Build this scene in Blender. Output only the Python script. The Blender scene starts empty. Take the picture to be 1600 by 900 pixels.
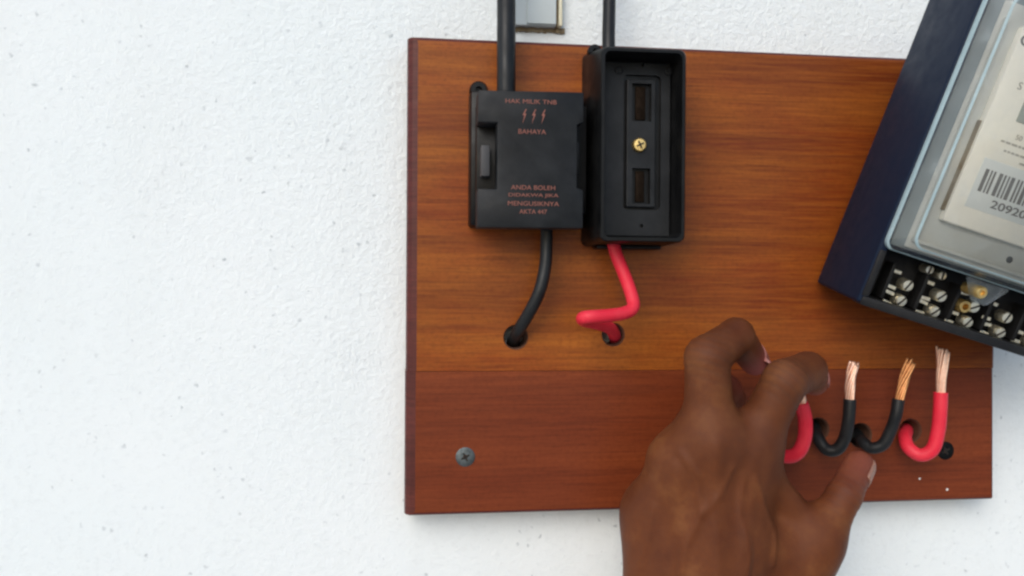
import bpy, bmesh, math, random
import numpy as np
from mathutils import Vector, Matrix, Euler
random.seed(7)
rng = np.random.default_rng(11)
S = bpy.context.scene
C = S.collection
R = math.radians

# ------------------------------------------------------------------ camera
# world: y = 0 is the front face of the wooden board, the wall lies behind it at y = +0.018, the camera looks along +Y
FOC = 1300.0
CAM = np.array([-0.1497, -0.4012, -0.0028])
def rotm(a, ax):
    c, s = math.cos(a), math.sin(a)
    return {'x': np.array([[1,0,0],[0,c,-s],[0,s,c]]), 'y': np.array([[c,0,s],[0,1,0],[-s,0,c]]),
            'z': np.array([[c,-s,0],[s,c,0],[0,0,1]])}[ax]
CM = rotm(-0.1198, 'z') @ rotm(-0.00589, 'x') @ rotm(-0.00633, 'y')
cd = bpy.data.cameras.new('camera'); cam = bpy.data.objects.new('camera', cd); C.objects.link(cam)
cd.lens = 36.0 * FOC / 1600.0; cd.sensor_width = 36.0; cd.clip_start = 0.01; cd.clip_end = 50
m4 = Matrix.Identity(4)
for i in range(3):
    m4[i][0] = CM[i,0]; m4[i][1] = CM[i,2]; m4[i][2] = -CM[i,1]; m4[i][3] = CAM[i]
cam.matrix_world = m4
S.camera = cam

# ------------------------------------------------------------------ light
SUN_EL, SUN_AZ = R(32), R(-28)          # azimuth measured from the viewer's side (-Y), negative = from the left
W = bpy.data.worlds.new('World'); S.world = W; W.use_nodes = True
nt = W.node_tree; nt.nodes.clear()
sky = nt.nodes.new('ShaderNodeTexSky'); sky.sky_type = 'NISHITA'; sky.sun_disc = False
sky.sun_elevation = SUN_EL; sky.sun_rotation = math.pi + SUN_AZ * -1
sky.air_density = 1.0; sky.dust_density = 1.5; sky.ozone_density = 1.0
bg = nt.nodes.new('ShaderNodeBackground'); bg.inputs['Strength'].default_value = 0.145
wo = nt.nodes.new('ShaderNodeOutputWorld')
nt.links.new(sky.outputs[0], bg.inputs[0]); nt.links.new(bg.outputs[0], wo.inputs[0])
sd = bpy.data.lights.new('sun', 'SUN'); sd.energy = 1.2; sd.angle = R(40); sd.color = (1.0, 0.985, 0.95)
sun = bpy.data.objects.new('sun', sd); C.objects.link(sun)
sv = Vector((math.sin(SUN_AZ)*math.cos(SUN_EL), -math.cos(SUN_AZ)*math.cos(SUN_EL), math.sin(SUN_EL)))
sun.rotation_euler = sv.to_track_quat('Z', 'Y').to_euler(); sun.location = sv * 3
S.view_settings.view_transform = 'Standard'; S.view_settings.look = 'None'
S.view_settings.exposure = 0.2; S.view_settings.gamma = 1.0; S.view_settings.use_curve_mapping = False
S.render.engine = 'CYCLES'
S.cycles.filter_width = 2.5
S.cycles.max_bounces = 8

# ------------------------------------------------------------------ helpers
def P(px, py, h):
    """point h metres in front of the board that is seen at pixel (px, py) of the 1600 x 900 photograph"""
    d = CM @ np.array([(px-800)/FOC, 1.0, -(py-450)/FOC])
    s = (-h - CAM[1]) / d[1]
    return Vector(CAM + d*s)

def tag(o, label=None, cat=None, group=None, kind=None):
    if label: o['label'] = label
    if cat: o['category'] = cat
    if group: o['group'] = group
    if kind: o['kind'] = kind
    return o

def empty(name, loc, label, cat, group=None):
    o = bpy.data.objects.new(name, None); C.objects.link(o); o.location = loc; o.empty_display_size = 0.01
    return tag(o, label, cat, group)

def link(name, me, mat, parent=None, smooth=False, loc=None, rot=None):
    o = bpy.data.objects.new(name, me); C.objects.link(o)
    mats = mat if isinstance(mat, (list, tuple)) else [mat]
    if not me.materials:
        for m in mats: me.materials.append(m)
    if smooth:
        me.polygons.foreach_set('use_smooth', [True]*len(me.polygons))
    if parent: o.parent = parent
    if loc is not None: o.location = loc
    if rot is not None: o.rotation_euler = rot
    return o

def bm_obj(name, bm, mat, parent=None, smooth=False, loc=None, rot=None, auto=None):
    me = bpy.data.meshes.new(name)
    bmesh.ops.recalc_face_normals(bm, faces=bm.faces[:])
    bm.to_mesh(me); bm.free()
    o = link(name, me, mat, parent, smooth, loc, rot)
    if auto: 
        me.polygons.foreach_set('use_smooth', [True]*len(me.polygons))
        me.set_sharp_from_angle(angle=R(auto))
    return o

def bx(bm, x0, x1, h0, h1, z0, z1, bevel=0.0, seg=2, taper=(0,0,0,0), mi=0):
    """box; h is height towards the viewer (y = -h). taper insets the front face by (left, right, bottom, top)"""
    l, r, b, t = taper
    co = [(x0,-h0,z0),(x1,-h0,z0),(x1,-h0,z1),(x0,-h0,z1),(x0+l,-h1,z0+b),(x1-r,-h1,z0+b),(x1-r,-h1,z1-t),(x0+l,-h1,z1-t)]
    v = [bm.verts.new(c) for c in co]
    fs = [bm.faces.new([v[i] for i in q]) for q in ((0,3,2,1),(4,5,6,7),(0,1,5,4),(1,2,6,5),(2,3,7,6),(3,0,4,7))]
    for f in fs: f.material_index = mi
    if bevel > 0:
        es = list({e for f in fs for e in f.edges})
        bmesh.ops.bevel(bm, geom=es, offset=bevel, offset_type='OFFSET', segments=seg, profile=0.5, affect='EDGES')
    return v

def rrect(x0, x1, z0, z1, r, n=6):
    pts = []
    for cx, cz, a0 in ((x1-r,z1-r,0),(x0+r,z1-r,90),(x0+r,z0+r,180),(x1-r,z0+r,270)):
        for i in range(n+1):
            a = R(a0 + 90*i/n); pts.append((cx+r*math.cos(a), cz+r*math.sin(a)))
    return pts

def loop_verts(bm, pts, h): return [bm.verts.new((x,-h,z)) for x, z in pts]
def bridge(bm, a, b):
    n = len(a)
    for i in range(n): bm.faces.new((a[i], a[(i+1)%n], b[(i+1)%n], b[i]))

def loft(bm, rings, cap0=True, cap1=True):
    """rings: list of (pts, h) with equal counts"""
    vs = [loop_verts(bm, p, h) for p, h in rings]
    for a, b in zip(vs, vs[1:]): bridge(bm, a, b)
    if cap0: bm.faces.new(vs[0])
    if cap1: bm.faces.new(vs[-1])
    return vs

def spline(pts, n=10):
    pts = [Vector(p) for p in pts]
    ext = [pts[0]*2-pts[1]] + pts + [pts[-1]*2-pts[-2]]
    out = []
    for i in range(1, len(ext)-2):
        p0,p1,p2,p3 = ext[i-1:i+3]
        for k in range(n):
            t = k/n
            out.append(0.5*((2*p1)+(p2-p0)*t+(2*p0-5*p1+4*p2-p3)*t*t+(3*p1-p0-3*p2+p3)*t**3))
    out.append(pts[-1]); return out

def tube(bm, path, rad, seg=14, cap=True):
    n = len(path); rings = []
    t0 = (path[1]-path[0]).normalized()
    nrm = t0.orthogonal().normalized()
    for i, p in enumerate(path):
        t = (path[min(i+1,n-1)]-path[max(i-1,0)]).normalized()
        nrm = (nrm - t*nrm.dot(t)).normalized(); b = t.cross(nrm)
        r = rad(i/(n-1)) if callable(rad) else rad
        rings.append([bm.verts.new(p + (nrm*math.cos(2*math.pi*k/seg)+b*math.sin(2*math.pi*k/seg))*r) for k in range(seg)])
    for a, b in zip(rings, rings[1:]): bridge(bm, a, b)
    if cap: bm.faces.new(rings[0]); bm.faces.new(rings[-1])
    return rings

def lathe(bm, prof, seg=24, origin=(0,0,0)):
    """profile of (radius, h): turned about the axis that points to the viewer"""
    ox, oh, oz = origin; rings = []
    for r, h in prof:
        if r < 1e-6: rings.append([bm.verts.new((ox,-(oh+h),oz))])
        else: rings.append([bm.verts.new((ox+r*math.cos(2*math.pi*k/seg),-(oh+h),oz+r*math.sin(2*math.pi*k/seg))) for k in range(seg)])
    for a, b in zip(rings, rings[1:]):
        if len(a)==1 and len(b)==1: continue
        if len(a)==1:
            for k in range(seg): bm.faces.new((a[0], b[k], b[(k+1)%seg]))
        elif len(b)==1:
            for k in range(seg): bm.faces.new((a[k], a[(k+1)%seg], b[0]))
        else: bridge(bm, a, b)

def boolean(o, cut):
    m = o.modifiers.new('cut', 'BOOLEAN'); m.object = cut; m.operation = 'DIFFERENCE'; m.solver = 'EXACT'; m.material_mode = 'TRANSFER'
    dg = bpy.context.evaluated_depsgraph_get(); dg.update()
    me = bpy.data.meshes.new_from_object(o.evaluated_get(dg))
    o.modifiers.clear(); o.data = me
    bpy.data.objects.remove(cut, do_unlink=True)
    return o

def text(name, body, mat, parent, cx, cz, h, width=None, height=0.002, thick=0.00025, align='CENTER', bold=0.0):
    cu = bpy.data.curves.new(name, 'FONT'); cu.body = body; cu.align_x = align; cu.align_y = 'CENTER'; cu.offset = bold
    cu.size = 1.0; cu.resolution_u = 4; cu.extrude = .1
    t = bpy.data.objects.new(name, cu); C.objects.link(t)
    dg = bpy.context.evaluated_depsgraph_get(); dg.update()
    me = bpy.data.meshes.new_from_object(t.evaluated_get(dg))
    bpy.data.objects.remove(t, do_unlink=True)
    n = len(me.vertices); co = np.zeros(n*3, np.float32); me.vertices.foreach_get('co', co); co = co.reshape(-1,3)
    sc = height/(co[:,1].max()-co[:,1].min())
    sx = width/(co[:,0].max()-co[:,0].min()) if width else sc
    x = co[:,0]*sx + cx; z = (co[:,1]-(co[:,1].max()+co[:,1].min())/2)*sc + cz
    y = -(h - .0001 + (co[:,2]+.1)/.2*(thick+.0001))
    me.vertices.foreach_set('co', np.stack([x,y,z],1).astype(np.float32).ravel()); me.materials.clear(); me.update()
    return link(name, me, mat, parent)

WY = 0.018
# ------------------------------------------------------------------ materials
def mat(name, col=(.5,.5,.5), rough=.5, metal=0.0, **kw):
    m = bpy.data.materials.new(name); m.use_nodes = True
    b = m.node_tree.nodes['Principled BSDF']
    b.inputs['Base Color'].default_value = (*col, 1); b.inputs['Roughness'].default_value = rough; b.inputs['Metallic'].default_value = metal
    for k, v in kw.items(): b.inputs[k.replace('_',' ')].default_value = v
    return m, m.node_tree, b
def N(nt, t, **kw):
    n = nt.nodes.new(t)
    for k, v in kw.items():
        if hasattr(n, k): setattr(n, k, v)
        else: n.inputs[k].default_value = v
    return n
def noise(nt, vec, scale, detail=4, rough=.55, dist=0.0):
    n = N(nt, 'ShaderNodeTexNoise'); n.inputs['Scale'].default_value = scale; n.inputs['Detail'].default_value = detail
    n.inputs['Roughness'].default_value = rough; n.inputs['Distortion'].default_value = dist
    if vec is not None: nt.links.new(vec, n.inputs['Vector'])
    return n.outputs[0]
def ramp(nt, fac, stops):
    r = N(nt, 'ShaderNodeValToRGB'); e = r.color_ramp.elements
    while len(e) < len(stops): e.new(0.5)
    for i, (p, c) in enumerate(stops):
        e[i].position = p; e[i].color = (*c, 1) if len(c) == 3 else c
    nt.links.new(fac, r.inputs[0]); return r.outputs[0]
def mix(nt, fac, a, b, mode='MIX'):
    m = N(nt, 'ShaderNodeMix', data_type='RGBA', blend_type=mode)
    for sock, v in ((m.inputs[0], fac), (m.inputs[6], a), (m.inputs[7], b)):
        if isinstance(v, bpy.types.NodeSocket): nt.links.new(v, sock)
        elif isinstance(v, tuple): sock.default_value = (*v, 1) if len(v) == 3 else v
        else: sock.default_value = v
    return m.outputs[2]
def objco(nt, scale=(1,1,1), loc=(0,0,0)):
    t = N(nt, 'ShaderNodeTexCoord'); mp = N(nt, 'ShaderNodeMapping')
    mp.inputs['Scale'].default_value = scale; mp.inputs['Location'].default_value = loc
    nt.links.new(t.outputs['Object'], mp.inputs[0]); return mp.outputs[0]
def bump(nt, b, h, strength, dist):
    n = N(nt, 'ShaderNodeBump'); n.inputs['Strength'].default_value = strength; n.inputs['Distance'].default_value = dist
    nt.links.new(h, n.inputs['Height']); nt.links.new(n.outputs[0], b.inputs['Normal']); return n

def plaster():
    m, nt, b = mat('plaster', rough=.9)
    v = objco(nt)
    big = noise(nt, v, 5, 3); fine = noise(nt, v, 420, 5, .6); mid = noise(nt, v, 300, 4, .7)
    base = ramp(nt, big, [(.3, (.79,.84,.84)), (.7, (.83,.86,.855))])
    # dark pits and specks of dirt, in patches
    vo = N(nt, 'ShaderNodeTexVoronoi'); vo.inputs['Scale'].default_value = 260; vo.inputs['Randomness'].default_value = 1
    wv = N(nt, 'ShaderNodeVectorMath', operation='MULTIPLY_ADD'); nz = N(nt, 'ShaderNodeTexNoise'); nz.inputs['Scale'].default_value = 300; nt.links.new(v, nz.inputs['Vector']); nt.links.new(nz.outputs['Color'], wv.inputs[0]); wv.inputs[1].default_value = (.004,)*3; nt.links.new(v, wv.inputs[2])
    nt.links.new(wv.outputs[0], vo.inputs['Vector'])
    pit = ramp(nt, vo.outputs['Distance'], [(.12, (1,1,1)), (.36, (0,0,0))])
    cellsel = ramp(nt, vo.outputs['Color'], [(.74, (0,0,0)), (.84, (1,1,1))])
    patch = ramp(nt, noise(nt, v, 11, 3, .6), [(.38, (.1,.1,.1)), (.60, (1,1,1))])
    ds = N(nt, 'ShaderNodeVectorMath', operation='DISTANCE'); ds.inputs[1].default_value = (0.01, WY, .17); nt.links.new(v, ds.inputs[0])
    near = ramp(nt, ds.outputs['Value'], [(.12, (1,1,1)), (.25, (.5,.5,.5)), (.38, (.08,.08,.08))])
    d2 = N(nt, 'ShaderNodeVectorMath', operation='DISTANCE'); d2.inputs[1].default_value = (-.178, WY, -.04); nt.links.new(v, d2.inputs[0])
    near = mix(nt, ramp(nt, d2.outputs['Value'], [(.004, (.9,.9,.9)), (.018, (0,0,0))]), near, (1,1,1))
    patch = mix(nt, .5, patch, near, 'MULTIPLY');     f = mix(nt, 1.0, mix(nt, 1.0, pit, cellsel, 'MULTIPLY'), patch, 'MULTIPLY')
    base = mix(nt, f, base, (.26,.29,.31))
    vo2 = N(nt, 'ShaderNodeTexVoronoi'); vo2.inputs['Scale'].default_value = 75; nt.links.new(objco(nt, loc=(3,1,2)), vo2.inputs['Vector'])
    p2 = ramp(nt, vo2.outputs['Distance'], [(.03, (.8,.8,.8)), (.10, (0,0,0))])
    s2 = ramp(nt, vo2.outputs['Color'], [(.92, (0,0,0)), (.94, (1,1,1))])
    base = mix(nt, mix(nt, 1.0, p2, s2, 'MULTIPLY'), base, (.3,.3,.3))
    # faint run-off stains and smears
    st = noise(nt, objco(nt, (26,1,2.2)), 1.0, 4, .6); sm_ = noise(nt, v, 7, 5, .65)
    base = mix(nt, ramp(nt, mix(nt, .5, st, sm_), [(.50, (0,0,0)), (.68, (.22,.22,.22))]), base, (.68,.71,.69))
    # greyish grain
    base = mix(nt, ramp(nt, mid, [(.52, (0,0,0)), (.75, (.25,.25,.25))]), base, (.6,.63,.63))
    nt.links.new(base, b.inputs['Base Color'])
    hh = N(nt, 'ShaderNodeMath', operation='MULTIPLY_ADD'); hh.inputs[1].default_value = 1.6
    nt.links.new(mid, hh.inputs[0]); nt.links.new(fine, hh.inputs[2])
    bp = bump(nt, b, hh.outputs[0], .5, .0009)
    nt.links.new(ramp(nt, mix(nt, .35, near, noise(nt, v, 14, 3)), [(.1, (.16,)*3), (.75, (.75,)*3)]), bp.inputs['Strength'])
    return m

def wood(name, seed, light, dark, red, varn=.38, right_shade=False):
    m, nt, b = mat(name, rough=varn, Specular_IOR_Level=.22)
    o = (seed*3.1, 0, seed*1.7)
    bands = noise(nt, objco(nt, (1.3,3,40), o), 1.0, 4, .55, .6)
    streak = noise(nt, objco(nt, (3.5,20,380), o), 1.0, 5, .7, .25)
    pores = noise(nt, objco(nt, (60,60,1400), o), 1.0, 3, .6)
    blot = noise(nt, objco(nt, (8,9,26), o), 1.0, 5, .62)
    c = ramp(nt, bands, [(.38, dark), (.50, tuple((a+q)/2 for a, q in zip(light,dark))), (.60, light)])
    c = mix(nt, ramp(nt, blot, [(.42, (0,0,0)), (.62, (.8,.8,.8))]), c, red)
    c = mix(nt, ramp(nt, noise(nt, objco(nt, (420,420,520), o), 1.0, 3, .7), [(.44, (0,0,0)), (.70, (.38,.38,.38))]), c, tuple(q*.55 for q in dark))
    if right_shade:   # redder wood to the right, with the light fall-off painted in
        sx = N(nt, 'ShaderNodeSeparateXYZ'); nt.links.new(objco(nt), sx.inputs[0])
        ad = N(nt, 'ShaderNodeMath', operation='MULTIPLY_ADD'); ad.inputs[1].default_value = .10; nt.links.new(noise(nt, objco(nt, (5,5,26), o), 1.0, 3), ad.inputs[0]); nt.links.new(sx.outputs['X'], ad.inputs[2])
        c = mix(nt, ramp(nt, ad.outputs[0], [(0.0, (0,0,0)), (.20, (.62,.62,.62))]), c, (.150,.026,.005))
    c = mix(nt, ramp(nt, streak, [(.42, (0,0,0)), (.70, (.42,.42,.42))]), c, tuple(q*.6 for q in dark))
    c = mix(nt, ramp(nt, pores, [(.56, (0,0,0)), (.72, (.4,.4,.4))]), c, tuple(q*.42 for q in dark))
    fib = noise(nt, objco(nt, (26,60,620), o), 1.0, 4, .7)
    c = mix(nt, ramp(nt, fib, [(.42, (0,0,0)), (.72, (.34,.34,.34))]), c, tuple(min(q*1.35,.5) for q in light))
    c = mix(nt, ramp(nt, noise(nt, objco(nt, (22,60,800), (o[0]+5,0,o[2])), 1.0, 4, .7), [(.48, (0,0,0)), (.74, (.42,.42,.42))]), c, tuple(q*.5 for q in dark))
    nt.links.new(c, b.inputs['Base Color'])
    rr = ramp(nt, streak, [(.3, (varn-.08,)*3), (.8, (varn+.12,)*3)]); nt.links.new(rr, b.inputs['Roughness'])
    bump(nt, b, mix(nt, .5, streak, pores), .10, .0006)
    return m

def plastic(name, col, rough, dust=.0, dustcol=(.25,.24,.22), bmp=.1, scale=900, spec=.3):
    m, nt, b = mat(name, col, rough, Specular_IOR_Level=spec)
    v = objco(nt)
    n = noise(nt, v, 60, 5, .65)
    c = mix(nt, ramp(nt, n, [(.4, (0,0,0)), (.8, (dust,)*3)]), col, dustcol)
    nt.links.new(c, b.inputs['Base Color'])
    nt.links.new(ramp(nt, noise(nt, v, 130, 3), [(.3, (max(rough-.08,.05),)*3), (.7, (rough+.12,)*3)]), b.inputs['Roughness'])
    bump(nt, b, noise(nt, v, scale, 3), bmp, .0003)
    return m

def metal(name, col, rough, tarn=(.1,.07,.04), amt=.5, scale=300):
    m, nt, b = mat(name, col, rough, 1.0)
    v = objco(nt)
    c = mix(nt, ramp(nt, noise(nt, v, scale, 4, .6), [(.45, (0,0,0)), (.75, (amt,)*3)]), col, tarn)
    nt.links.new(c, b.inputs['Base Color'])
    nt.links.new(ramp(nt, noise(nt, v, scale*2, 3), [(.3, (rough,)*3), (.7, (rough+.2,)*3)]), b.inputs['Roughness'])
    return m

def skin_mat():
    m, nt, b = mat('skin', rough=.52, Specular_IOR_Level=.16)
    v = objco(nt)
    a = N(nt, 'ShaderNodeAttribute', attribute_name='pink'); k = N(nt, 'ShaderNodeAttribute', attribute_name='knuckle')
    mott = noise(nt, v, 45, 5, .6); fine = noise(nt, v, 700, 3, .6)
    c = ramp(nt, mott, [(.3, (.085,.022,.008)), (.55, (.135,.040,.013)), (.75, (.205,.074,.024))])
    c = mix(nt, ramp(nt, fine, [(.4, (0,0,0)), (.8, (.25,.25,.25))]), c, (.09,.036,.02))
    c = mix(nt, k.outputs['Fac'], c, (.085,.036,.022))
    c = mix(nt, a.outputs['Fac'], c, (.46,.12,.11))
    nt.links.new(c, b.inputs['Base Color'])
    b.inputs['Subsurface Weight'].default_value = .08; b.inputs['Subsurface Radius'].default_value = (.004,.0015,.0008); b.inputs['Subsurface Scale'].default_value = .6
    vo = N(nt, 'ShaderNodeTexVoronoi', feature='DISTANCE_TO_EDGE'); vo.inputs['Scale'].default_value = 1250
    nt.links.new(objco(nt, (1,1,.7)), vo.inputs['Vector'])
    nt.links.new(ramp(nt, mott, [(.3, (.44,)*3), (.7, (.6,)*3)]), b.inputs['Roughness'])
    ln = ramp(nt, vo.outputs['Distance'], [(0, (0,0,0)), (.12, (1,1,1))])
    bump(nt, b, mix(nt, .65, ln, noise(nt, v, 330, 5)), .35, .0004)
    return m

def clear_mat():
    m = bpy.data.materials.new('clear_plastic'); m.use_nodes = True; nt = m.node_tree; nt.nodes.clear()
    out = N(nt, 'ShaderNodeOutputMaterial'); tr = N(nt, 'ShaderNodeBsdfTransparent'); gl = N(nt, 'ShaderNodeBsdfGlossy'); df = N(nt, 'ShaderNodeBsdfDiffuse')
    tr.inputs[0].default_value = (.97,.985,.985,1); gl.inputs['Roughness'].default_value = .12; df.inputs[0].default_value = (.55,.62,.63,1)
    fr = N(nt, 'ShaderNodeFresnel'); fr.inputs[0].default_value = 1.5
    m1 = N(nt, 'ShaderNodeMixShader'); m2 = N(nt, 'ShaderNodeMixShader')
    v = objco(nt)
    nt.links.new(ramp(nt, noise(nt, v, 90, 5, .6), [(.40, (.04,)*3), (.62, (.10,)*3), (.80, (.34,)*3)]), m1.inputs[0])  # pale diffuse patches paint reflections and haze into the clear cover
    nt.links.new(tr.outputs[0], m1.inputs[1]); nt.links.new(df.outputs[0], m1.inputs[2])
    nt.links.new(fr.outputs[0], m2.inputs[0]); nt.links.new(m1.outputs[0], m2.inputs[1]); nt.links.new(gl.outputs[0], m2.inputs[2])
    nt.links.new(m2.outputs[0], out.inputs[0])
    return m

M = {}
M['plaster'] = plaster()
M['wood_top'] = wood('varnished_plank', 1.0, (.38,.112,.013), (.155,.032,.006), (.225,.038,.006), right_shade=True)
M['wood_low'] = wood('varnished_red_plank', 4.3, (.215,.046,.013), (.145,.028,.009), (.165,.031,.009))
M['wood_edge'] = wood('stained_edge', 2.2, (.125,.030,.022), (.07,.017,.014), (.10,.022,.02), .45)
M['raw'] = mat('bare_drilled_wood', (.10,.04,.02), .9)[0]
M['bakelite'] = plastic('black_bakelite', (.003,.0032,.0036), .36, .22, (.035,.035,.034), .12, 900, .22)
M['bakelite_matt'] = plastic('matt_bakelite', (.0085,.0095,.011), .5, .30, (.05,.053,.057), .2, 900, .25)
M['tab'] = plastic('grey_tab_plastic', (.05,.05,.053), .5, .1)
M['print'] = mat('rust_red_print', (.27,.10,.075), .8)[0]
M['black_pvc'] = plastic('black_cable_sheath', (.009,.010,.011), .42, .12, (.10,.10,.10), .1, 500)
M['red_pvc'] = plastic('red_cable_sheath', (.74,.022,.048), .47, .22, (.80,.15,.17), .1, 500)
M['copper'] = metal('bare_copper', (1.0,.70,.54), .42, (.80,.42,.24), .5, 500)
M['copper_orange'] = metal('orange_copper', (.80,.40,.17), .42, (.45,.2,.07), .6, 500)
M['bronze'] = metal('dull_bronze_contact', (.025,.017,.012), .6, (.012,.008,.006), .6)
M['brass'] = metal('brass', (.86,.62,.25), .38, (.35,.2,.06), .5)
M['nickel'] = metal('nickel_plate', (1.0,.95,.78), .36, (.55,.42,.22), .45)
M['grey_screw'] = metal('weathered_screw', (.16,.18,.18), .55, (.04,.04,.04), .6)
M['dark_screw'] = metal('blackened_screw', (.02,.02,.02), .6, (.03,.03,.03), .6)
M['slot'] = mat('dark_screw_slot', (.02,.016,.012), .9)[0]  # near-black colour for the slot and hole marks
M['navy'] = plastic('navy_plastic', (.0075,.0145,.033), .45, .14, (.02,.03,.05), .25, 1200, .15)
M['block'] = plastic('black_terminal_plastic', (.010,.010,.011), .45, .05)
M['inner_grey'] = plastic('grey_inner_frame', (.47,.47,.43), .6, .2, (.30,.28,.24), .1)
M['cream'] = plastic('cream_nameplate', (.89,.85,.75), .5, .2, (.62,.56,.45), .03)
M['sticker'] = plastic('pale_sticker', (.70,.72,.70), .5, .1, (.6,.62,.62), .03)
M['ink'] = mat('grey_ink', (.16,.15,.14), .8)[0]
M['ink_pale'] = mat('faded_ink', (.42,.39,.33), .8)[0]
M['lcd'] = plastic('grey_display', (.33,.35,.31), .3, .1)
M['clear'] = clear_mat()
M['clear_edge'] = plastic('painted_bright_edge', (.33,.44,.47), .3, .5, (.15,.22,.25), .1)  # pale colour stands in for light caught in the clear edges
M['inner_dark'] = plastic('dark_inner_tray', (.17,.20,.21), .6, .3, (.2,.21,.2), .1)
M['bounce_concrete'] = plastic('pale_bounce_concrete', (.36,.38,.39), .9, .6, (.28,.29,.30), .3, 60)
M['pvc_white'] = plastic('white_trunking', (.50,.55,.55), .5, .25, (.4,.42,.4), .1)
M['cream_pvc'] = plastic('yellowed_trunking', (.70,.66,.50), .5, .25, (.5,.4,.2), .1)
M['grime'] = plastic('rusty_grime', (.17,.12,.06), .9, .8, (.42,.36,.26), .5)
M['skin'] = skin_mat()
M['nail'] = mat('fingernail', (.29,.15,.105), .42)[0]
M['nail_pink'] = mat('pink_fingernail', (.33,.12,.10), .4)[0]
M['speck'] = mat('white_paint', (.75,.72,.66), .7)[0]

# ------------------------------------------------------------------ wall
WY = 0.018
bm = bmesh.new()
bx(bm, -2.3, 2.2, -WY-0.12, -WY, -1.25, 1.4)
tag(bm_obj('wall', bm, M['plaster']), 'rough white plastered wall behind the wooden board', 'wall', kind='structure')

bm = bmesh.new()
v = [bm.verts.new(c) for c in ((-30,WY+.1,-1.25),(30,WY+.1,-1.25),(30,-60,-1.25),(-30,-60,-1.25))]; bm.faces.new(v)  # unseen sheet, added to bounce light up onto the meter
tag(bm_obj('bounce_ground', bm, M['bounce_concrete']), 'unseen pale floor sheet added below the wall to bounce light up', 'bounce_ground', kind='structure')

# ------------------------------------------------------------------ wooden board
board = empty('mounting_board', (0, 0, -.1145), 'reddish brown varnished board of two planks screwed to the white wall', 'board')
def plank(name, x0, x1, z0, z1, material, chamf, label):
    bm = bmesh.new()
    bx(bm, x0, x1, -WY+.0005, 0, z0, z1)
    for edge_sel, off in chamf:
        es = [e for e in bm.edges if edge_sel((e.verts[0].co+e.verts[1].co)/2, e)]
        bmesh.ops.bevel(bm, geom=es, offset=off, offset_type='OFFSET', segments=3, profile=.5, affect='EDGES')
    bmesh.ops.recalc_face_normals(bm, faces=bm.faces[:])
    for f in bm.faces:
        f.material_index = 1 if f.normal.y > -.97 and abs(f.calc_center_median().z-ZJ) > .001 else 0
    o = bm_obj(name, bm, [material, M['wood_edge'], M['raw']])
    o['label'] = label
    return o
ZJ = -.0456
XL, XR = -.1525, .1530
front = lambda c: c.y > -1e-4 and c.y < .0015
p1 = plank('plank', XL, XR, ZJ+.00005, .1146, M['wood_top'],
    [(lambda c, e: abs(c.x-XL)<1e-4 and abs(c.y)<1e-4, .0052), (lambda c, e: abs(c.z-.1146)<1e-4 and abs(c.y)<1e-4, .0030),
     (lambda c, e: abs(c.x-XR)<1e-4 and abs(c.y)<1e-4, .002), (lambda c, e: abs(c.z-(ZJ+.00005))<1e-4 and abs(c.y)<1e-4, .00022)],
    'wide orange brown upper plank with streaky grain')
p2 = plank('plank', XL-.0003, XR-.0004, -.1146, ZJ-.00005, M['wood_low'],
    [(lambda c, e: abs(c.x-XL)<6e-4 and abs(c.y)<1e-4, .0052), (lambda c, e: abs(c.z+.1146)<1e-4 and abs(c.y)<1e-4, .0026),
     (lambda c, e: abs(c.x-XR)<6e-4 and abs(c.y)<1e-4, .002), (lambda c, e: abs(c.z-(ZJ-.00005))<1e-4 and abs(c.y)<1e-4, .00022)],
    'darker red brown lower plank')
HOLES_TOP = [(-.0994,-.0291,.0055), (-.0510,-.0279,.0052)]
HOLES_LOW = [(.0334,-.0821,.0052), (.0560,-.0762,.0054), (.0788,-.0796,.0058), (.1062,-.0776,.0056)]
def cutters(holes):
    bm = bmesh.new()
    for x, z, r in holes: lathe(bm, [(0,-.03),(r,-.03),(r,-.0012),(r+.0010,.0006),(r+.001,.01),(0,.01)], 28, (x,0,z))
    return bm_obj('cutter', bm, M['raw'])
boolean(p1, cutters(HOLES_TOP)); boolean(p2, cutters(HOLES_LOW))
for p in (p1, p2):
    p.parent = board; p.location = (0, 0, .1145)
def board_child(o): o.parent = board; o.location = Vector((0,0,.1145)) + Vector(o.location); return o
for x, z, lab in ((-.1236,-.0869,'grey countersunk cross head screw'), (.1256,-.0883,'blackened screw')):
    bm = bmesh.new()
    lathe(bm, [(.0046,-.001),(.0047,.0002),(.0040,.0006),(.0012,.0006),(.0010,-.0006),(0,-.0008)], 24, (x,0,z))
    o = board_child(bm_obj('screw', bm, M['grey_screw' if x < 0 else 'dark_screw'], auto=35)); o['label'] = lab
    bm = bmesh.new()
    a = R(28)
    for k in range(2):
        c, s = math.cos(a+k*math.pi/2), math.sin(a+k*math.pi/2)
        q = [(-.0022,-.00042),(.0022,-.00042),(.0022,.00042),(-.0022,.00042)]
        for hh in (.00066+k*.00002,):
            v = [bm.verts.new((x+u*c-w*s, -hh, z+u*s+w*c)) for u, w in q]; w2 = [bm.verts.new((vv.co.x, -hh+.0003, vv.co.z)) for vv in v]
            bm.faces.new(v); bridge(bm, v, w2)
    sl = bm_obj('cross_recess', bm, M['slot'], o)
for px, py, r in ((1437,748,.0006), (1480,765,.0007)):
    q = P(px, py, 0); bm = bmesh.new()
    lathe(bm, [(r,0),(r*.8,.0001),(0,.0002)], 8, (q.x,0,q.z))
    board_child(bm_obj('paint_speck', bm, M['speck']))

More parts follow.
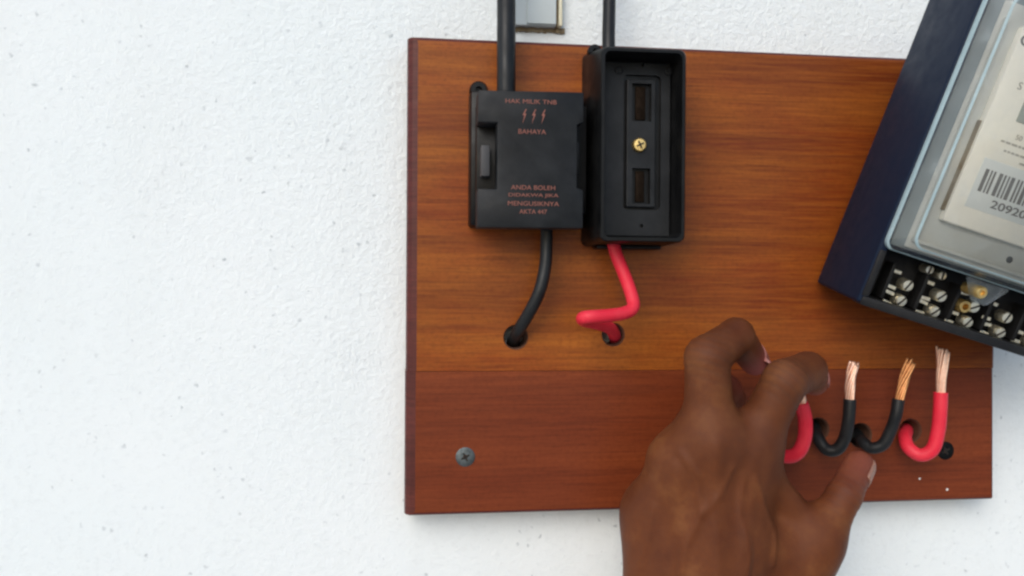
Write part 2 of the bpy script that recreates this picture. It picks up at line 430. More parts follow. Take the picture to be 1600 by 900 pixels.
# ------------------------------------------------------------------ cable trunking at the top
tk = empty('cable_trunking', (-.0870, WY, .1262), 'end of pale plastic cable trunking beside the left incoming cable', 'trunking')
def tkb(name, x0, x1, h0, h1, z0, z1, m, bev=.0004):
    bm = bmesh.new(); bx(bm, x0, x1, h0, h1, z0, z1, bev, 2); return bm_obj(name, bm, m, tk)
tkb('body', -.0125, .0085, 0, .0050, .0004, .25, M['pvc_white'])
tkb('lid', -.0062, .0086, .0052, .0062, .0010, .25, M['pvc_white'])
tkb('edge_strip', .0100, .0118, 0, .0058, .0006, .25, M['cream_pvc'])
tkb('backing', .0084, .0102, 0, .0030, .0006, .25, M['grime'])
bm = bmesh.new()
for i in range(26):
    x = -.0135 + .0262*i/25
    bx(bm, x-.0004, x+.0012, 0, .0007+rng.random()*.001, -.0012-rng.random()*.0008, .0008)
tag(bm_obj('grime', bm, M['grime'], tk), kind='stuff')

# ------------------------------------------------------------------ fuse holder with cover
f1 = empty('fuse_holder', (-.0970, 0, .022), 'closed black fuse holder with warning lettering, left of the open one', 'fuse holder', 'black fuse holders at the top of the board')
def fb(root, name, boxes, m, bev=.0008, auto=40, holes=None):
    bm = bmesh.new(); ox, oz = root.location.x, root.location.z
    for b in boxes:
        x0,x1,h0,h1,z0,z1 = b[:6]; tp = b[6] if len(b) > 6 else (0,0,0,0); bv = b[7] if len(b) > 7 else bev
        bx(bm, x0-ox, x1-ox, h0, h1, z0-oz, z1-oz, bv, 2, tp)
    return bm_obj(name, bm, m, root, auto=auto)
fb(f1, 'base', [(-.1232,-.0686,.0002,.0100,.0235,.0882,(.0006,.0006,.0006,.0006),.0015), (-.1205,-.0690,.0100,.0190,.0300,.0800,(0,0,0,0),.0005)], M['bakelite'])
for x, z in ((-.1185,.0893),):
    bm = bmesh.new(); lathe(bm, [(.0044,0),(.0044,.0040),(.0036,.0052),(.0016,.0052),(.0016,.003),(0,.003)], 20, (x+.0970,0,z-.022))
    bm_obj('fixing_lug', bm, M['bakelite'], f1, auto=35)
# cover: a stepped outline with a notch on each side
def poly_block(root, name, pts, h0, h1, m, bev=.0006, draft=0.0):
    ox, oz = root.location.x, root.location.z; bm = bmesh.new()
    a = [bm.verts.new((x-ox,-h0,z-oz)) for x, z in pts]; b = [bm.verts.new((x-ox,-h1,z-oz)) for x, z in pts]
    bm.faces.new(a); top = bm.faces.new(b); bridge(bm, a, b)
    bmesh.ops.recalc_face_normals(bm, faces=bm.faces[:])
    es = list(top.edges) + [e for e in bm.edges if abs(e.verts[0].co.x-e.verts[1].co.x)<1e-7 and abs(e.verts[0].co.z-e.verts[1].co.z)<1e-7]
    bmesh.ops.bevel(bm, geom=es, offset=bev, offset_type='OFFSET', segments=2, profile=.5, affect='EDGES')
    return bm_obj(name, bm, m, root, auto=40)
cov = poly_block(f1, 'cover', [(-.1208,.0220),(-.0728,.0222),(-.0728,.0395),(-.0757,.0405),(-.0757,.0690),(-.0728,.0702),(-.0728,.0838),(-.1208,.0832),(-.1208,.0690),(-.1120,.0690),(-.1120,.0392),(-.1208,.0392)], .0185, .0305, M['bakelite_matt'])
fb(f1, 'latch', [(-.1190,-.1150,.0185,.0262,.0455,.0595,(0,0,0,0),.0005)], M['tab'])
fb(f1, 'catch', [(-.0752,-.0735,.0185,.0250,.047,.062,(0,0,0,0),.0004)], M['bakelite'])
text('lettering', 'HAK MILIK TNB', M['print'], f1, -.0970+.0970, .0788-.022, .0305, .0232, .0019)
text('lettering', 'BAHAYA', M['print'], f1, -.0965+.0970, .0653-.022, .0305, .0125, .0021)
for k, dx in enumerate((-.0043, 0, .0043)):
    bm = bmesh.new()
    q = [(.0007,.0032),(-.0007,.0004),(.0001,.0004),(-.0008,-.0034),(.0010,.0011),(.0002,.0011),(.0012,.0032)]
    v = [bm.verts.new((-.0958+.0970+dx+x,-.0305,.0722-.022+z)) for x, z in q]; w = [bm.verts.new((t.co.x,-.03062,t.co.z)) for t in v]
    bm.faces.new(v); bm.faces.new(w); bridge(bm, v, w); bm_obj('lightning_symbol', bm, M['print'], f1)
for i, (s, w) in enumerate((('ANDA BOLEH', .0200), ('DIDAKWA JIKA', .0226), ('MENGUSIKNYA', .0232), ('AKTA 447', .0125))):
    text('lettering', s, M['print'], f1, -.0957+.0970, .0402-.0036*i-.022, .0305, w, .0020)

# ------------------------------------------------------------------ open fuse holder
f2 = empty('fuse_holder', (-.0465, 0, .0155), 'open black fuse holder with a brass screw between two slots', 'fuse holder', 'black fuse holders at the top of the board')
ox, oz = f2.location.x, f2.location.z
bm = bmesh.new()
rel = lambda p: [(x-ox, z-oz) for x, z in p]
XA, XB, ZA, ZB = -.0658, -.0262, .0162, .1040
loft(bm, [(rel(rrect(-.0676,-.0250,.0155,.1095,.0030)), .0003), (rel(rrect(-.0672,-.0252,.0158,.1080,.0030)), .010),
          (rel(rrect(XA,XB,ZA,ZB,.0034)), .0335), (rel(rrect(XA+.0005,XB-.0005,ZA+.0005,ZB-.0005,.0032)), .0342), (rel(rrect(XA+.0018,XB-.0018,ZA+.0020,ZB-.0018,.0028)), .0342),
          (rel(rrect(XA+.0021,XB-.0021,ZA+.0023,ZB-.0021,.0026)), .0335), (rel(rrect(XA+.0024,XB-.0024,ZA+.0030,ZB-.0024,.0024)), .0175)])
bm_obj('housing', bm, M['bakelite'], f2, auto=35)
# the recessed panel, with a sunk frame
bm = bmesh.new()
bx(bm, XA+.0026-ox, XB-.0026-ox, .0160, .0192, ZA+.0034-oz, ZB-.0026-oz, .0004)
o = bm_obj('panel', bm, M['bakelite_matt'], f2)
SF = (-.0515,-.0335,.0320,.0955)
bmc = bmesh.new(); loft(bmc, [(rel(rrect(SF[0],SF[1],SF[2],SF[3],.0024)), .0172), (rel(rrect(SF[0],SF[1],SF[2],SF[3],.0024)), .03)])
for x, z in ((-.0425,.1000),(-.0425,.0245)): lathe(bmc, [(0,.0168),(.0009,.0168),(.0009,.03),(0,.03)], 14, (x-ox,0,z-oz))
cut = bm_obj('cutter', bmc, M['bakelite']); cut.location = f2.location
boolean(o, cut)
for x, z in ((-.0538,.0975),(-.0300,.0978)):
    bm = bmesh.new(); lathe(bm, [(.0021,0),(.0019,.0005),(.0014,.0006),(.0012,.0002),(0,.0002)], 18, (x-ox,.0192,z-oz)); bm_obj('boss', bm, M['bakelite_matt'], f2, auto=35)
# insert plate inside the sunk frame with two slots
bm = bmesh.new(); bx(bm, SF[0]+.0013-ox, SF[1]-.0028-ox, .0165, .0205, SF[2]+.0012-oz, SF[3]-.0022-oz, .0005)
ins = bm_obj('insert', bm, M['bakelite_matt'], f2)
bmc = bmesh.new()
SLOTS = ((-.0478,-.0385,.0735,.0912), (-.0475,-.0388,.0348,.0515))
for x0,x1,z0,z1 in SLOTS: bx(bmc, x0-ox, x1-ox, .0170, .03, z0-oz, z1-oz)
cut = bm_obj('cutter', bmc, M['bakelite']); cut.location = f2.location; boolean(ins, cut)
for x0,x1,z0,z1 in SLOTS:
    fb(f2, 'contact', [(x0+.0022,x1-.0022,.0168,.0185,z0+.001,z1-.001,(0,0,0,0),.0003)], M['bronze'])
bm = bmesh.new(); lathe(bm, [(.0033,0),(.0033,.0010),(.0027,.0018),(.0008,.0020),(0,.0020)], 24, (-.0443-ox,.0205,.0622-oz)); scr = bm_obj('brass_screw', bm, M['brass'], f2, auto=40)
bm = bmesh.new()
for k in range(2):
    a = R(25+90*k); c, s = math.cos(a), math.sin(a)
    v = [bm.verts.new((-.0443-ox+u*c-w*s, -.02258-.00003*k, .0622-oz+u*s+w*c)) for u, w in ((-.0019,-.0004),(.0019,-.0004),(.0019,.0004),(-.0019,.0004))]
    w2 = [bm.verts.new((t.co.x, t.co.y+.0004, t.co.z)) for t in v]; bm.faces.new(v); bridge(bm, v, w2)
bm_obj('cross_recess', bm, M['slot'], scr)
bm = bmesh.new(); bx(bm, -.0618-ox, -.0300-ox, .0003, .010, .0140-oz, .0158-oz, .0006); bm_obj('gland_plate', bm, M['bakelite'], f2, auto=40)
bm = bmesh.new(); lathe(bm, [(.0034,0),(.0034,.0030),(.0024,.0040),(.0012,.0040),(.0012,.002),(0,.002)], 18, (-.0640-ox,.010,.1075-oz)); bm_obj('fixing_lug', bm, M['bakelite'], f2, auto=35)

# ------------------------------------------------------------------ cables
def cable(name, pts, r, m, label, n=12, base=None, group=None, wob=0.0):
    """pts: (px, py, h)"""
    path = spline([P(*p) for p in pts], n)
    b0 = path[0].copy()
    bm = bmesh.new(); tube(bm, [p-b0 for p in path], r, 16)
    o = bm_obj(name, bm, m, None, True, loc=b0)
    return tag(o, label, 'cable', group)
cable('power_cable', [(790,-260,.000),(790,-120,.004),(791,0,.012),(791,80,.015),(791,150,.016)], .0044, M['black_pvc'], 'black cable coming down the wall into the closed fuse holder', group='black cables coming from above')
cable('power_cable', [(953,-260,-.004),(953,-120,-.002),(952,0,.006),(951,50,.010),(951,90,.012)], .00315, M['black_pvc'], 'black cable coming down the wall into the open fuse holder', group='black cables coming from above')
cable('power_cable', [(854,335,.012),(854,375,.012),(852,415,.013),(843,455,.014),(826,490,.011),(809,518,.004),(803,531,-.006),(801,536,-.014)], .0030, M['black_pvc'], 'black cable curving from the closed fuse holder into the left hole')
cable('power_cable', [(955,365,.012),(962,395,.013),(975,428,.016),(987,462,.021),(989,480,.024),(976,489,.026),(950,493,.029),(922,495,.031),(911,497,.028),(914,501,.022),(935,506,.014),(952,512,.007),(959,521,.000),(961,527,-.008),(962,530,-.014)], .0031, M['red_pvc'], 'short red cable looping from the open fuse holder into the hole below')

def stripped(pts, r, m, strand_pts, label, twist, flare, count=14, sr=.00058, cm='copper', group='stripped cable ends low on the board'):
    path = spline([P(*p) for p in pts], 10); b0 = path[0].copy()
    root = empty('cable_end', b0, label, 'cable', group)
    bm = bmesh.new(); tube(bm, [p-b0 for p in path], r, 16); 
    bm_obj('sheath', bm, m, root, True)
    core = spline([P(*p) for p in strand_pts], 6)
    bm = bmesh.new(); n = len(core)
    for k in range(count):
        rr = 0 if k == 0 else (.0008 if k < 5 else .00170)
        ph = 2*math.pi*(k/4 if k < 5 else (k-5)/(count-5)); jx, jz = rng.normal(0,.00035), rng.normal(0,.0009)
        jx *= 1+flare; jz *= 1+flare; pp = []; t = (core[-1]-core[0]).normalized(); u = t.orthogonal().normalized(); w = t.cross(u)
        ff = flare*(.5+rng.random())
        for i, p in enumerate(core):
            s = i/(n-1); a = ph + twist*s
            q = p + (u*math.cos(a)+w*math.sin(a))*rr*(1+ff*s*s) + Vector((jx,0,jz))*s
            pp.append(q-b0)
        tube(bm, pp, sr, 6)
    tag(bm_obj('copper_strands', bm, M[cm], root, True), kind='stuff')
    return root
stripped([(1208,682,-.012),(1209,688,-.002),(1212,700,.006),(1226,713,.012),(1246,708,.017),(1257,685,.019),(1258,655,.020),(1252,630,.021)], .0034, M['red_pvc'], [(1253,633,.021),(1250,610,.021),(1246,590,.020)], 'red stripped cable end held behind the curled index finger', 2.5, .2)
stripped([(1271,664,-.012),(1274,671,-.003),(1278,684,.006),(1291,702,.011),(1308,702,.014),(1320,684,.016),(1326,655,.018),(1328,624,.018)], .0030, M['black_pvc'], [(1328,630,.018),(1328,605,.018),(1330,588,.018),(1336,569,.018)], 'black stripped cable end with pale copper tip, nearest the hand', 2.2, .05)
stripped([(1338,676,-.012),(1341,681,-.003),(1348,690,.006),(1362,700,.011),(1380,694,.014),(1392,672,.016),(1400,648,.018),(1404,624,.018)], .0029, M['black_pvc'], [(1404,630,.018),(1409,607,.018),(1415,588,.018),(1423,567,.018)], 'black stripped cable end with orange copper tip, next to the far red one', 2.0, .05, cm='copper_orange')
stripped([(1416,670,-.012),(1416,675,-.003),(1414,684,.005),(1420,700,.011),(1438,711,.015),(1457,702,.018),(1466,672,.019),(1469,640,.020),(1470,613,.020)], .0033, M['red_pvc'], [(1470,618,.020),(1470,592,.020),(1472,570,.020),(1474,548,.020)], 'red stripped cable end with long frayed copper, farthest from the hand', .9, .40, 16)

# ------------------------------------------------------------------ electricity meter
MQ = rotm(.28837778,'y') @ rotm(.20860805,'x') @ rotm(-.00272,'z')
mt = empty('electricity_meter', (.05199867,-.00400528,-.00148486), 'navy electricity meter with clear cover, tilted over the right of the board', 'meter')
mt.rotation_euler = Matrix([list(r) for r in MQ]).to_euler()
MW, MH, MD = .118, .150, .045
def mb(name, boxes, m, bev=.0005, parent=mt, auto=40):
    bm = bmesh.new()
    for b in boxes: bx(bm, *b[:6], b[7] if len(b) > 7 else bev, 2, b[6] if len(b) > 6 else (0,0,0,0))
    return bm_obj(name, bm, m, parent, auto=auto)
# case: outer shell with the terminal recess open at the front
bm = bmesh.new()
bx(bm, 0, MW, 0, MD, 0, MH, .0016, 3)
case = bm_obj('case', bm, M['navy'], mt, auto=40)
bmc = bmesh.new(); loft(bmc, [(rrect(.0042, MW-.0042, .0038, .0265, .0012), .018), (rrect(.0034, MW-.0034, .0030, .0272, .0014), .06)])
cut = bm_obj('cutter', bmc, M['block']); cut.matrix_world = Matrix.Translation(mt.location) @ mt.rotation_euler.to_matrix().to_4x4()
bpy.context.view_layer.update()
case_m = boolean(case, cut)
case.data.polygons.foreach_set('use_smooth', [True]*len(case.data.polygons)); case.data.set_sharp_from_angle(angle=R(35))
mb('terminal_rim', [(.0014, MW-.0014, MD-.008, MD+.0007, -.0005, .0036), (.0008, .0040, MD-.008, MD+.0006, .0037, .0255)], M['block'], .0006)
# terminal block
tb = mb('terminal_block', [(.0080, MW-.008, .0175, .0250, .0042, .0262)] + [(.0170+.01733*k-.0012, .0170+.01733*k+.0006, .0245, .0335, .0042, .0215) for k in range(6)], M['block'], .0004)
def slotted(x, z, h, r, ang, m=M['nickel'], name='terminal_screw'):
    bm = bmesh.new(); lathe(bm, [(r,-.005),(r,.0004),(r*.86,.0010),(0,.0012)], 18, (x,h,z))
    o = bm_obj(name, bm, m, tb, auto=40)
    bm = bmesh.new(); c, s = math.cos(ang), math.sin(ang)
    v = [bm.verts.new((x+u*c-w*s, -(h+.00128), z+u*s+w*c)) for u, w in ((-r*.86,-.00040),(r*.86,-.00040),(r*.86,.00040),(-r*.86,.00040))]
    w2 = [bm.verts.new((t.co.x, t.co.y+.0004, t.co.z)) for t in v]; bm.faces.new(v); bridge(bm, v, w2)
    bm_obj('screw_slot', bm, M['slot'], o); return o
angs = [1.0, .9, 1.1, .8, 1.3, .6, .9, 1.2]
for k in range(5):
    x = .0256 + .01733*k
    slotted(x, .0060, .0340, .0027, angs[k]); 
    slotted(x, .0137, .0340, .0028, angs[-1-k])
for x, z in ((.0324,.0236),(.0394,.0229)): slotted(x, z, .0340, .0021, .9+20*x)
for x, z, a in ((.0193,.0182,0),(.0196,.0107,.06),(.0199,.0080,.1),(.0375,.0105,-.05),(.0372,.0085,.1),(.0375,.0034,0),(.0536,.0082,0),(.0527,.0036,.05),(.0711,.0077,-.1),(.0700,.0180,.1),(.0695,.0105,0),(.0880,.0090,0),(.0365,.0180,.05),(.0545,.0185,-.1),(.0205,.0032,.1),(.0715,.0035,.1),(.0880,.0045,0),(.0885,.0175,0)):
    bm = bmesh.new(); bx(bm, -.0022, .0022, 0, .0008, -.0008, .0008, .0002)
    bm_obj('terminal_plate', bm, M['nickel'], tb, loc=(x,-.0320,z), rot=(0,a,0))
    bm = bmesh.new(); bx(bm, -.0020, .0020, 0, .0100, -.0006, .0006)
    bm_obj('plate_post', bm, M['block'], tb, loc=(x,-.0220,z), rot=(0,a,0))
bm = bmesh.new(); lathe(bm, [(.0030,-.006),(.0030,.0008),(.0026,.0014),(.0016,.0014),(.0014,-.003),(0,-.003)], 20, (.0553,.0345,.0126)); bm_obj('brass_sleeve', bm, M['brass'], tb, auto=40)
# inner frame and nameplate under the cover
ip = mb('inner_tray', [(.0040, MW-.004, MD-.0003, MD+.0004, .0290, MH-.003)], M['inner_dark'])
mb('inner_frame', [(.0100, MW-.010, MD+.0002, MD+.0012, .0300, MH-.010)], M['inner_grey'])
mb('frame_rib', [(.0118, .0134, MD+.0008, MD+.0035, .0330, .1330), (.0134, MW-.0118, MD+.0008, MD+.0035, .0330, .0346)], M['inner_grey'])
npl = mb('nameplate', [(.0195, MW-.012, MD+.0006, MD+.0052, .0455, .1315)], M['cream'], .0012)
bm = bmesh.new()
bx(bm, .0188, .0193, MD+.0008, MD+.0040, .050, .0905, .0001); bm_obj('gasket', bm, M['grime'], mt)
NH = MD+.0052
mb('sticker', [(.0262,.0760,NH-.0003,NH+.0002,.0545,.0765)], M['sticker'], .0001, npl)
bars = [.9,.4,.5,.9,.5,.4,.9,.5,.5,.9,.4,.9,.5,.4,.9,.5,.9,.4]; x = .0288
bm = bmesh.new(); gaps = [.6,.5,1.1,.5,.6,.5,.9,.5,.6,.5,.5,.8,.5,.5,1.0,.5,.5,.5]
for i, b in enumerate(bars):
    if x > .070: break
    bx(bm, x, x+b*.0019, NH+.0002, NH+.0003, .0622, .0722); x += (b+gaps[i]*.8)*.0019
bm_obj('barcode', bm, M['ink'], npl)
text('digits', '20920', M['ink'], npl, .0458, .0588, NH+.0002, .0172, .0036, bold=.012)
text('lettering', '50', M['ink_pale'], npl, .0372, .0885, NH, None, .0022)
for z, x0, w in ((.0850,.0300,.016),(.0815,.0330,.020),(.0785,.0420,.012)):
    bm = bmesh.new(); xx = x0
    while xx < x0+w:
        l = .0012+.0016*rng.random(); bx(bm, xx, xx+l, NH, NH+.0001, z-.0004, z+.0005); xx += l+.0005
    bm_obj('fine_print', bm, M['ink_pale'], npl)
text('lettering', 'S', M['ink_pale'], npl, .0283, .1085, NH, None, .0032)
text('lettering', 'C', M['ink'], npl, .0225, .1262, NH, None, .0046, bold=.02)
mb('display', [(.0328,.0860,NH-.0004,NH+.0006,.0945,.1060)], M['lcd'], .0003, npl)
# clear cover: flange, sloping sides, flat window, tongue over the terminals
bm = bmesh.new()
c0, c1 = (.0008, MW-.0008, .0266, MH-.0008), (.0084, MW-.0084, .0312, MH-.0098)
loft(bm, [(rrect(*c0,.004), MD+.0004), (rrect(*c0,.004), MD+.0024), (rrect(c0[0]+.0007,c0[1]-.0007,c0[2]+.0006,c0[3]-.0007,.004), MD+.0030), (rrect(c1[0]-.0009,c1[1]+.0009,c1[2]-.0008,c1[3]+.0009,.0055), MD+.0107), (rrect(*c1,.005), MD+.0115)], cap0=False)
bm.faces.ensure_lookup_table()
npt = len(rrect(0,1,0,1,.1))
for i, f in enumerate(bm.faces):
    if i < npt*2 or npt*3 <= i < npt*4: f.material_index = 1
bm_obj('clear_cover', bm, [M['clear'], M['clear_edge']], mt, auto=50)
bm = bmesh.new()
a = [(.0420,.0262),(.0640,.0262),(.0560,.0160),(.0490,.0160)]
v = [bm.verts.new((x,-(MD+.0012),z)) for x, z in a]; w = [bm.verts.new((x,-(MD+.0034),z)) for x, z in a]; bm.faces.new(v); bm.faces.new(w); bridge(bm, v, w)
bmesh.ops.bevel(bm, geom=bm.edges[:], offset=.0006, segments=2, affect='EDGES'); bm_obj('cover_tongue', bm, M['clear'], mt, auto=50)
bm = bmesh.new(); lathe(bm, [(.0028,-.010),(.0028,.0014),(.0022,.0022),(.0012,.0022),(.0010,.0008),(0,.0008)], 22, (.0502,MD+.0034,.0212)); bm_obj('brass_screw', bm, M['brass'], mt, auto=40)
bm = bmesh.new(); lathe(bm, [(.0016,0),(.0016,.0004),(0,.0004)], 14, (.0587,MD+.0009,.0388)); bm_obj('seal_hole', bm, M['slot'], mt)

# ------------------------------------------------------------------ hand
def V(px, py, h): return np.array(P(px, py, h))
def cone(p, a, b, ra, rb):
    ba = b-a; t = np.clip(((p-a) @ ba)/(ba@ba), 0, 1).astype(np.float32)
    q = p - a - t[...,None]*ba
    return np.sqrt((q*q).sum(-1)) - (ra + (rb-ra)*t)
def smin(a, b, k):
    h = np.clip(.5+.5*(b-a)/k, 0, 1); return b*(1-h)+a*h - k*h*(1-h)
J = {
 'wrist': V(1120,1030,.052),
 'elbow': V(1060,1560,.115),
 'i0': V(1178,690,.052), 'i1': V(1226,596,.058), 'i2': V(1262,579,.044), 'i3': V(1272,596,.031),
 'm0': V(1108,672,.055), 'm1': V(1105,559,.057), 'm2': V(1150,525,.047), 'm3': V(1179,565,.031),
 'r0': V(1056,716,.046), 'r1': V(1100,640,.032), 'r2': V(1132,612,.020), 'r3': V(1150,640,.010),
 'l0': V(1020,800,.036), 'l1': V(1050,725,.022), 'l2': V(1085,690,.014), 'l3': V(1110,716,.010),
 't0': V(1215,930,.045), 't1': V(1276,845,.050), 't2': V(1319,774,.050), 't3': V(1342,728,.042),
}
def field(p):
    j = J
    palm = cone(p, j['wrist'], j['m0'], .0150, .0105)
    for nme, rw, re in (('i0',.0145,.0105),('r0',.0145,.0100),('l0',.0140,.0095)):
        palm = smin(palm, cone(p, j['wrist'], j[nme], rw, re), .016)
    # flesh between the knuckles
    for a, b, r0, r1 in (('i0','m0',.0095,.0095),('m0','r0',.0095,.0090),('r0','l0',.0088,.0082)):
        palm = smin(palm, cone(p, j[a]*.95+j['wrist']*.05, j[b]*.95+j['wrist']*.05, r0, r1), .012)
    # thenar mass, web
    palm = smin(palm, cone(p, j['t0'], j['t1'], .0185, .0112), .012)
    palm = smin(palm, cone(p, V(1199,748,.050), V(1254,812,.049), .0066, .0066), .009)
    palm = smin(palm, cone(p, j['t1']*.72+j['t0']*.28, j['i0']*.55+j['wrist']*.45, .0085, .0105), .012)
    palm = smin(palm, cone(p, j['wrist'], j['elbow'], .0245, .0390), .02)
    palm = smin(palm, cone(p, V(1018,1000,.045), j['l0'], .0140, .0118), .014)
    # tendons and knuckles
    up = np.array([0,-1,0])
    for nme in ('i0','m0','r0','l0'):
        a = j['wrist']+up*.0100+(j[nme]-j['wrist'])*.25; b = j[nme]+up*.0076
        palm = smin(palm, cone(p, a, b, .0022, .0030), .005)
    D = palm
    for f, rad, k in (('i', (.0108,.0096,.0084,.0066), .006), ('m', (.0110,.0096,.0080,.0064), .006), ('r', (.0100,.0090,.0084,.0072), .005), ('l', (.0090,.0080,.0074,.0062), .005)):
        d = None
        for n in range(3):
            a, b = j[f+str(n)], j[f+str(n+1)]
            seg = cone(p, a, b, rad[n], rad[n+1])
            if n == 0:   # slight waist in the first bone
                mid = (a+b)/2; seg = seg + .0003*np.exp(-((p-mid)**2).sum(-1)/(2*.010**2))
            d = seg if d is None else smin(d, seg, .0015)
        D = smin(D, d, k)
    t = cone(p, j['t1'], j['t2'], .0104, .0075)
    t = smin(t, cone(p, j['t2'], j['t3'], .0075, .0069), .002)
    D = smin(D, t, .007)
    # creases across the finger knuckles
    for a, b, c, amp in (('i0','i1','i2',.00028),('m0','m1','m2',.00030),('t1','t2','t3',.00022)):
        ax = j[c]-j[a]; ax = ax/np.linalg.norm(ax); q = p-j[b]
        s = q@ax; D = D + amp*np.exp(-(q*q).sum(-1)/(2*.0080**2))*(np.cos(s*2*math.pi/.0034))
    return D
lo = np.array([-.062,-.150,-.300]); hi = np.array([.100,.006,-.005]); vs = .0010
lo[0] = min(v[0] for v in J.values())-.045; hi[0] = max(v[0] for v in J.values())+.02; lo[1] = min(v[1] for v in J.values())-.045; hi[1] = max(v[1] for v in J.values())+.02
hi[2] = max(v[2] for v in J.values())+.018; lo[2] = J['elbow'][2]-.045
ax = [np.arange(lo[i], hi[i], vs, dtype=np.float32) for i in range(3)]
def surface_nets(lo, ax, split=8):
    vol = np.empty([len(a) for a in ax], np.float32)
    for c in np.array_split(np.arange(len(ax[2])), split):
        g = np.stack(np.meshgrid(ax[0], ax[1], ax[2][c], indexing='ij'), -1)
        vol[:,:,c] = field(g)
    s = vol < 0
    n = np.array(vol.shape)-1
    cnt = np.zeros(n, np.float32); acc = np.zeros((*n,3), np.float32)
    def sub(o): return tuple(slice(o[i], o[i]+n[i]) for i in range(3))
    corners = [(i,j,k) for i in (0,1) for j in (0,1) for k in (0,1)]
    for a in corners:
        for d in range(3):
            if a[d] == 0:
                b = list(a); b[d] = 1
                va, vb = vol[sub(a)], vol[sub(b)]; cr = (va<0) != (vb<0)
                t = np.where(cr, va/(va-vb+1e-12), 0)
                cnt += cr
                for e in range(3):
                    acc[...,e] += np.where(cr, a[e] + (t if e == d else 0), 0)
    act = cnt > 0
    idx = -np.ones(n, np.int64); idx[act] = np.arange(act.sum())
    cell = np.argwhere(act); vert = np.array([a[0] for a in ax]) + (cell + acc[act]/cnt[act][:,None])*vs
    quads = []
    for d in range(3):
        u, w = (d+1)%3, (d+2)%3
        s0 = [slice(None)]*3; s1 = [slice(None)]*3; s0[d] = slice(0,-1); s1[d] = slice(1,None)
        a, b = s[tuple(s0)], s[tuple(s1)]
        e = np.argwhere(a != b)
        flip = a[tuple(e.T)]
        ok = (e[:,u] > 0) & (e[:,w] > 0) & (e[:,u] < n[u]) & (e[:,w] < n[w]); e = e[ok]; flip = flip[ok]
        def at(du, dw):
            q = e.copy(); q[:,u] -= du; q[:,w] -= dw; return idx[tuple(q.T)]
        q = np.stack([at(0,0), at(1,0), at(1,1), at(0,1)], 1); q[~flip] = q[~flip][:, ::-1]
        quads.append(q)
    return vert, np.concatenate(quads)
vert, quads = surface_nets(lo, ax)
base = J['wrist']
# veins and tendon ridges: lift the skin of the back of the hand a little along branching lines
eps = .0006
nrm = np.stack([field(vert+np.eye(3)[i]*eps)-field(vert-np.eye(3)[i]*eps) for i in range(3)], 1); nrm /= np.linalg.norm(nrm, axis=1)[:,None]+1e-9
lift = np.zeros(len(vert)); back = np.clip(-nrm[:,1]*1.6-.3, 0, 1)
def ridge(pts, w, amp):
    global lift
    pl = [np.array(P(x, y, .062))[[0,2]] for x, y in pts]; d = np.full(len(vert), 1.0)
    for a, b in zip(pl, pl[1:]):
        t = np.clip((vert[:,[0,2]]-a)@(b-a)/((b-a)@(b-a)), 0, 1); d = np.minimum(d, np.linalg.norm(vert[:,[0,2]]-a-t[:,None]*(b-a), axis=1))
    lift += amp*np.exp(-(d/w)**2)*back
ridge([(1062,905),(1072,850),(1092,800),(1085,740),(1062,705)], .0016, .0009)
ridge([(1092,800),(1118,768),(1138,722)], .0014, .0007)
ridge([(1150,920),(1160,860),(1148,800),(1156,740)], .0016, .0008)
ridge([(1205,880),(1212,830),(1190,790),(1176,745)], .0015, .0007)
ridge([(1010,900),(1022,850),(1030,800)], .0015, .0006)
for x0, y0, x1, y1 in ((1112,960,1110,690),(1080,960,1056,730),(1140,960,1176,705)): ridge([(x0,y0),(x1,y1)], .0030, .0009)
vert = vert + nrm*lift[:,None]
me = bpy.data.meshes.new('hand')
me.from_pydata((vert-base).tolist(), [], quads.tolist()); me.update()
def blob(p, c, r): return np.exp(-((p-c)**2).sum(-1)/(2*r*r))
pink = np.clip(.55*blob(vert, J['i3']+np.array([0,.003,-.003]), .007) + .9*blob(vert, J['m3']+np.array([.001,-.001,-.002]), .0080) + .22*blob(vert, J['t3'], .012) + .3*blob(vert, J['r3'], .008), 0, .9)
kn = np.clip(.45*blob(vert, J['i1'], .008)+.3*blob(vert, J['m1'], .008)+.35*blob(vert, J['m0'], .010)+.35*blob(vert, J['i0'], .010)+.3*blob(vert, J['i2'], .006), 0, .6)
for a_, b_, c_ in (('i0','i1','i2'),('m0','m1','m2'),('t1','t2','t3')):
    ax_ = J[c_]-J[a_]; ax_ = ax_/np.linalg.norm(ax_); q_ = vert-J[b_]
    kn = kn + .55*np.exp(-(q_*q_).sum(-1)/(2*.0085**2))*np.clip(np.cos((q_@ax_)*2*math.pi/.0034),0,1)**2
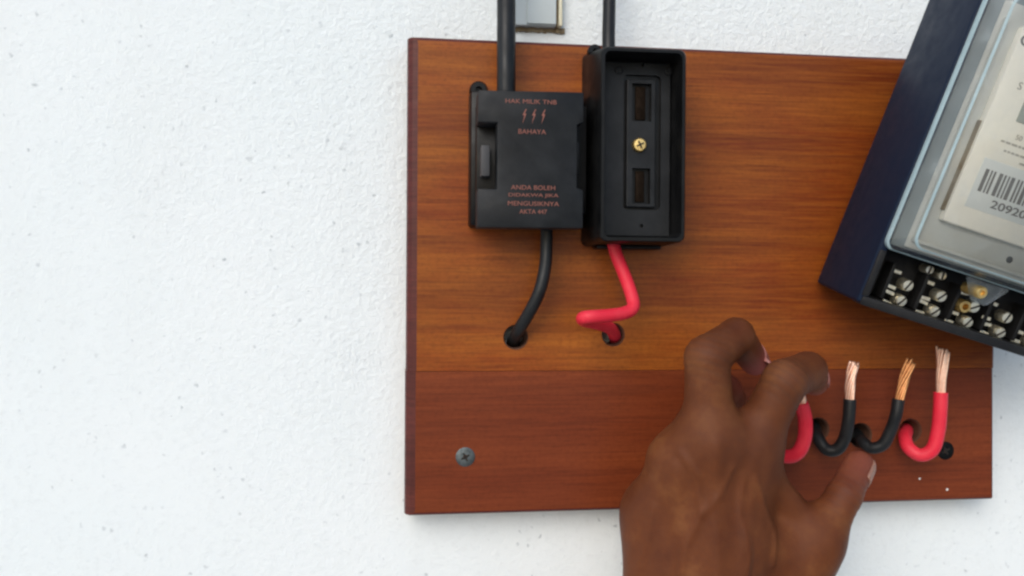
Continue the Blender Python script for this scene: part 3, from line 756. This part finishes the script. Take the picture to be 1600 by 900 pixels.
kn = np.clip(kn*1.15, 0, .9)
for nme, arr in (('pink', pink), ('knuckle', kn)):
    a = me.attributes.new(nme, 'FLOAT', 'POINT'); a.data.foreach_set('value', arr.astype(np.float32))
hand = tag(link('hand', me, M['skin'], smooth=True, loc=base), 'brown left hand reaching up from below, fingers curled and thumb stretched out', 'hand')
sm = hand.modifiers.new('soften', 'SMOOTH'); sm.factor = .5; sm.iterations = 1
# nails lie on the surface: march a small patch down on to it
def nail(tip, prev, out, L, Wd, back=.0, m_='nail'):
    ax_ = tip-prev; ax_ = ax_/np.linalg.norm(ax_); out = out - ax_*(out@ax_); out = out/np.linalg.norm(out); sd_ = np.cross(ax_, out)
    nu, nv = 9, 9; grid = []
    for i in range(nu):
        for k in range(nv):
            u = i/(nu-1); v = 2*k/(nv-1)-1
            wl = Wd*(1-.22*max(0, u-.7)/.3) * (1-.25*max(0,.25-u)/.25)
            ang = v*.95
            p0 = tip + ax_*(back - L*.35 + L*u - L*.10*v*v*(1 if u > .5 else -.6))
            dirn = out*math.cos(ang*1.0) + sd_*math.sin(ang*1.0)
            r = .014
            for _ in range(40):
                d = float(field((p0+dirn*r)[None].astype(np.float64))[0])
                r -= d*.7
                if abs(d) < 1e-5: break
            r = max(min(r, .0115), .004)
            grid.append(p0 + dirn*(r+.00018) )
    fs = [(i*nv+k, i*nv+k+1, (i+1)*nv+k+1, (i+1)*nv+k) for i in range(nu-1) for k in range(nv-1)]
    m = bpy.data.meshes.new('nail'); m.from_pydata([(g-base).tolist() for g in grid], [], fs); m.update()
    o = link('nail', m, M[m_], hand, True)
    s = o.modifiers.new('thickness', 'SOLIDIFY'); s.thickness = .0006; s.offset = 0
    return o
nail(J['t3'], J['t2'], np.array([.80,-.42,-.50]), .0120, .0085, -.0030)
nail(J['m3'], J['m2'], np.array([.75,-.30,.5]), .0095, .007, -.0028, 'nail_pink')
nail(J['i3'], J['i2'], np.array([.75,-.25,.5]), .0095, .007, -.0028, 'nail_pink')
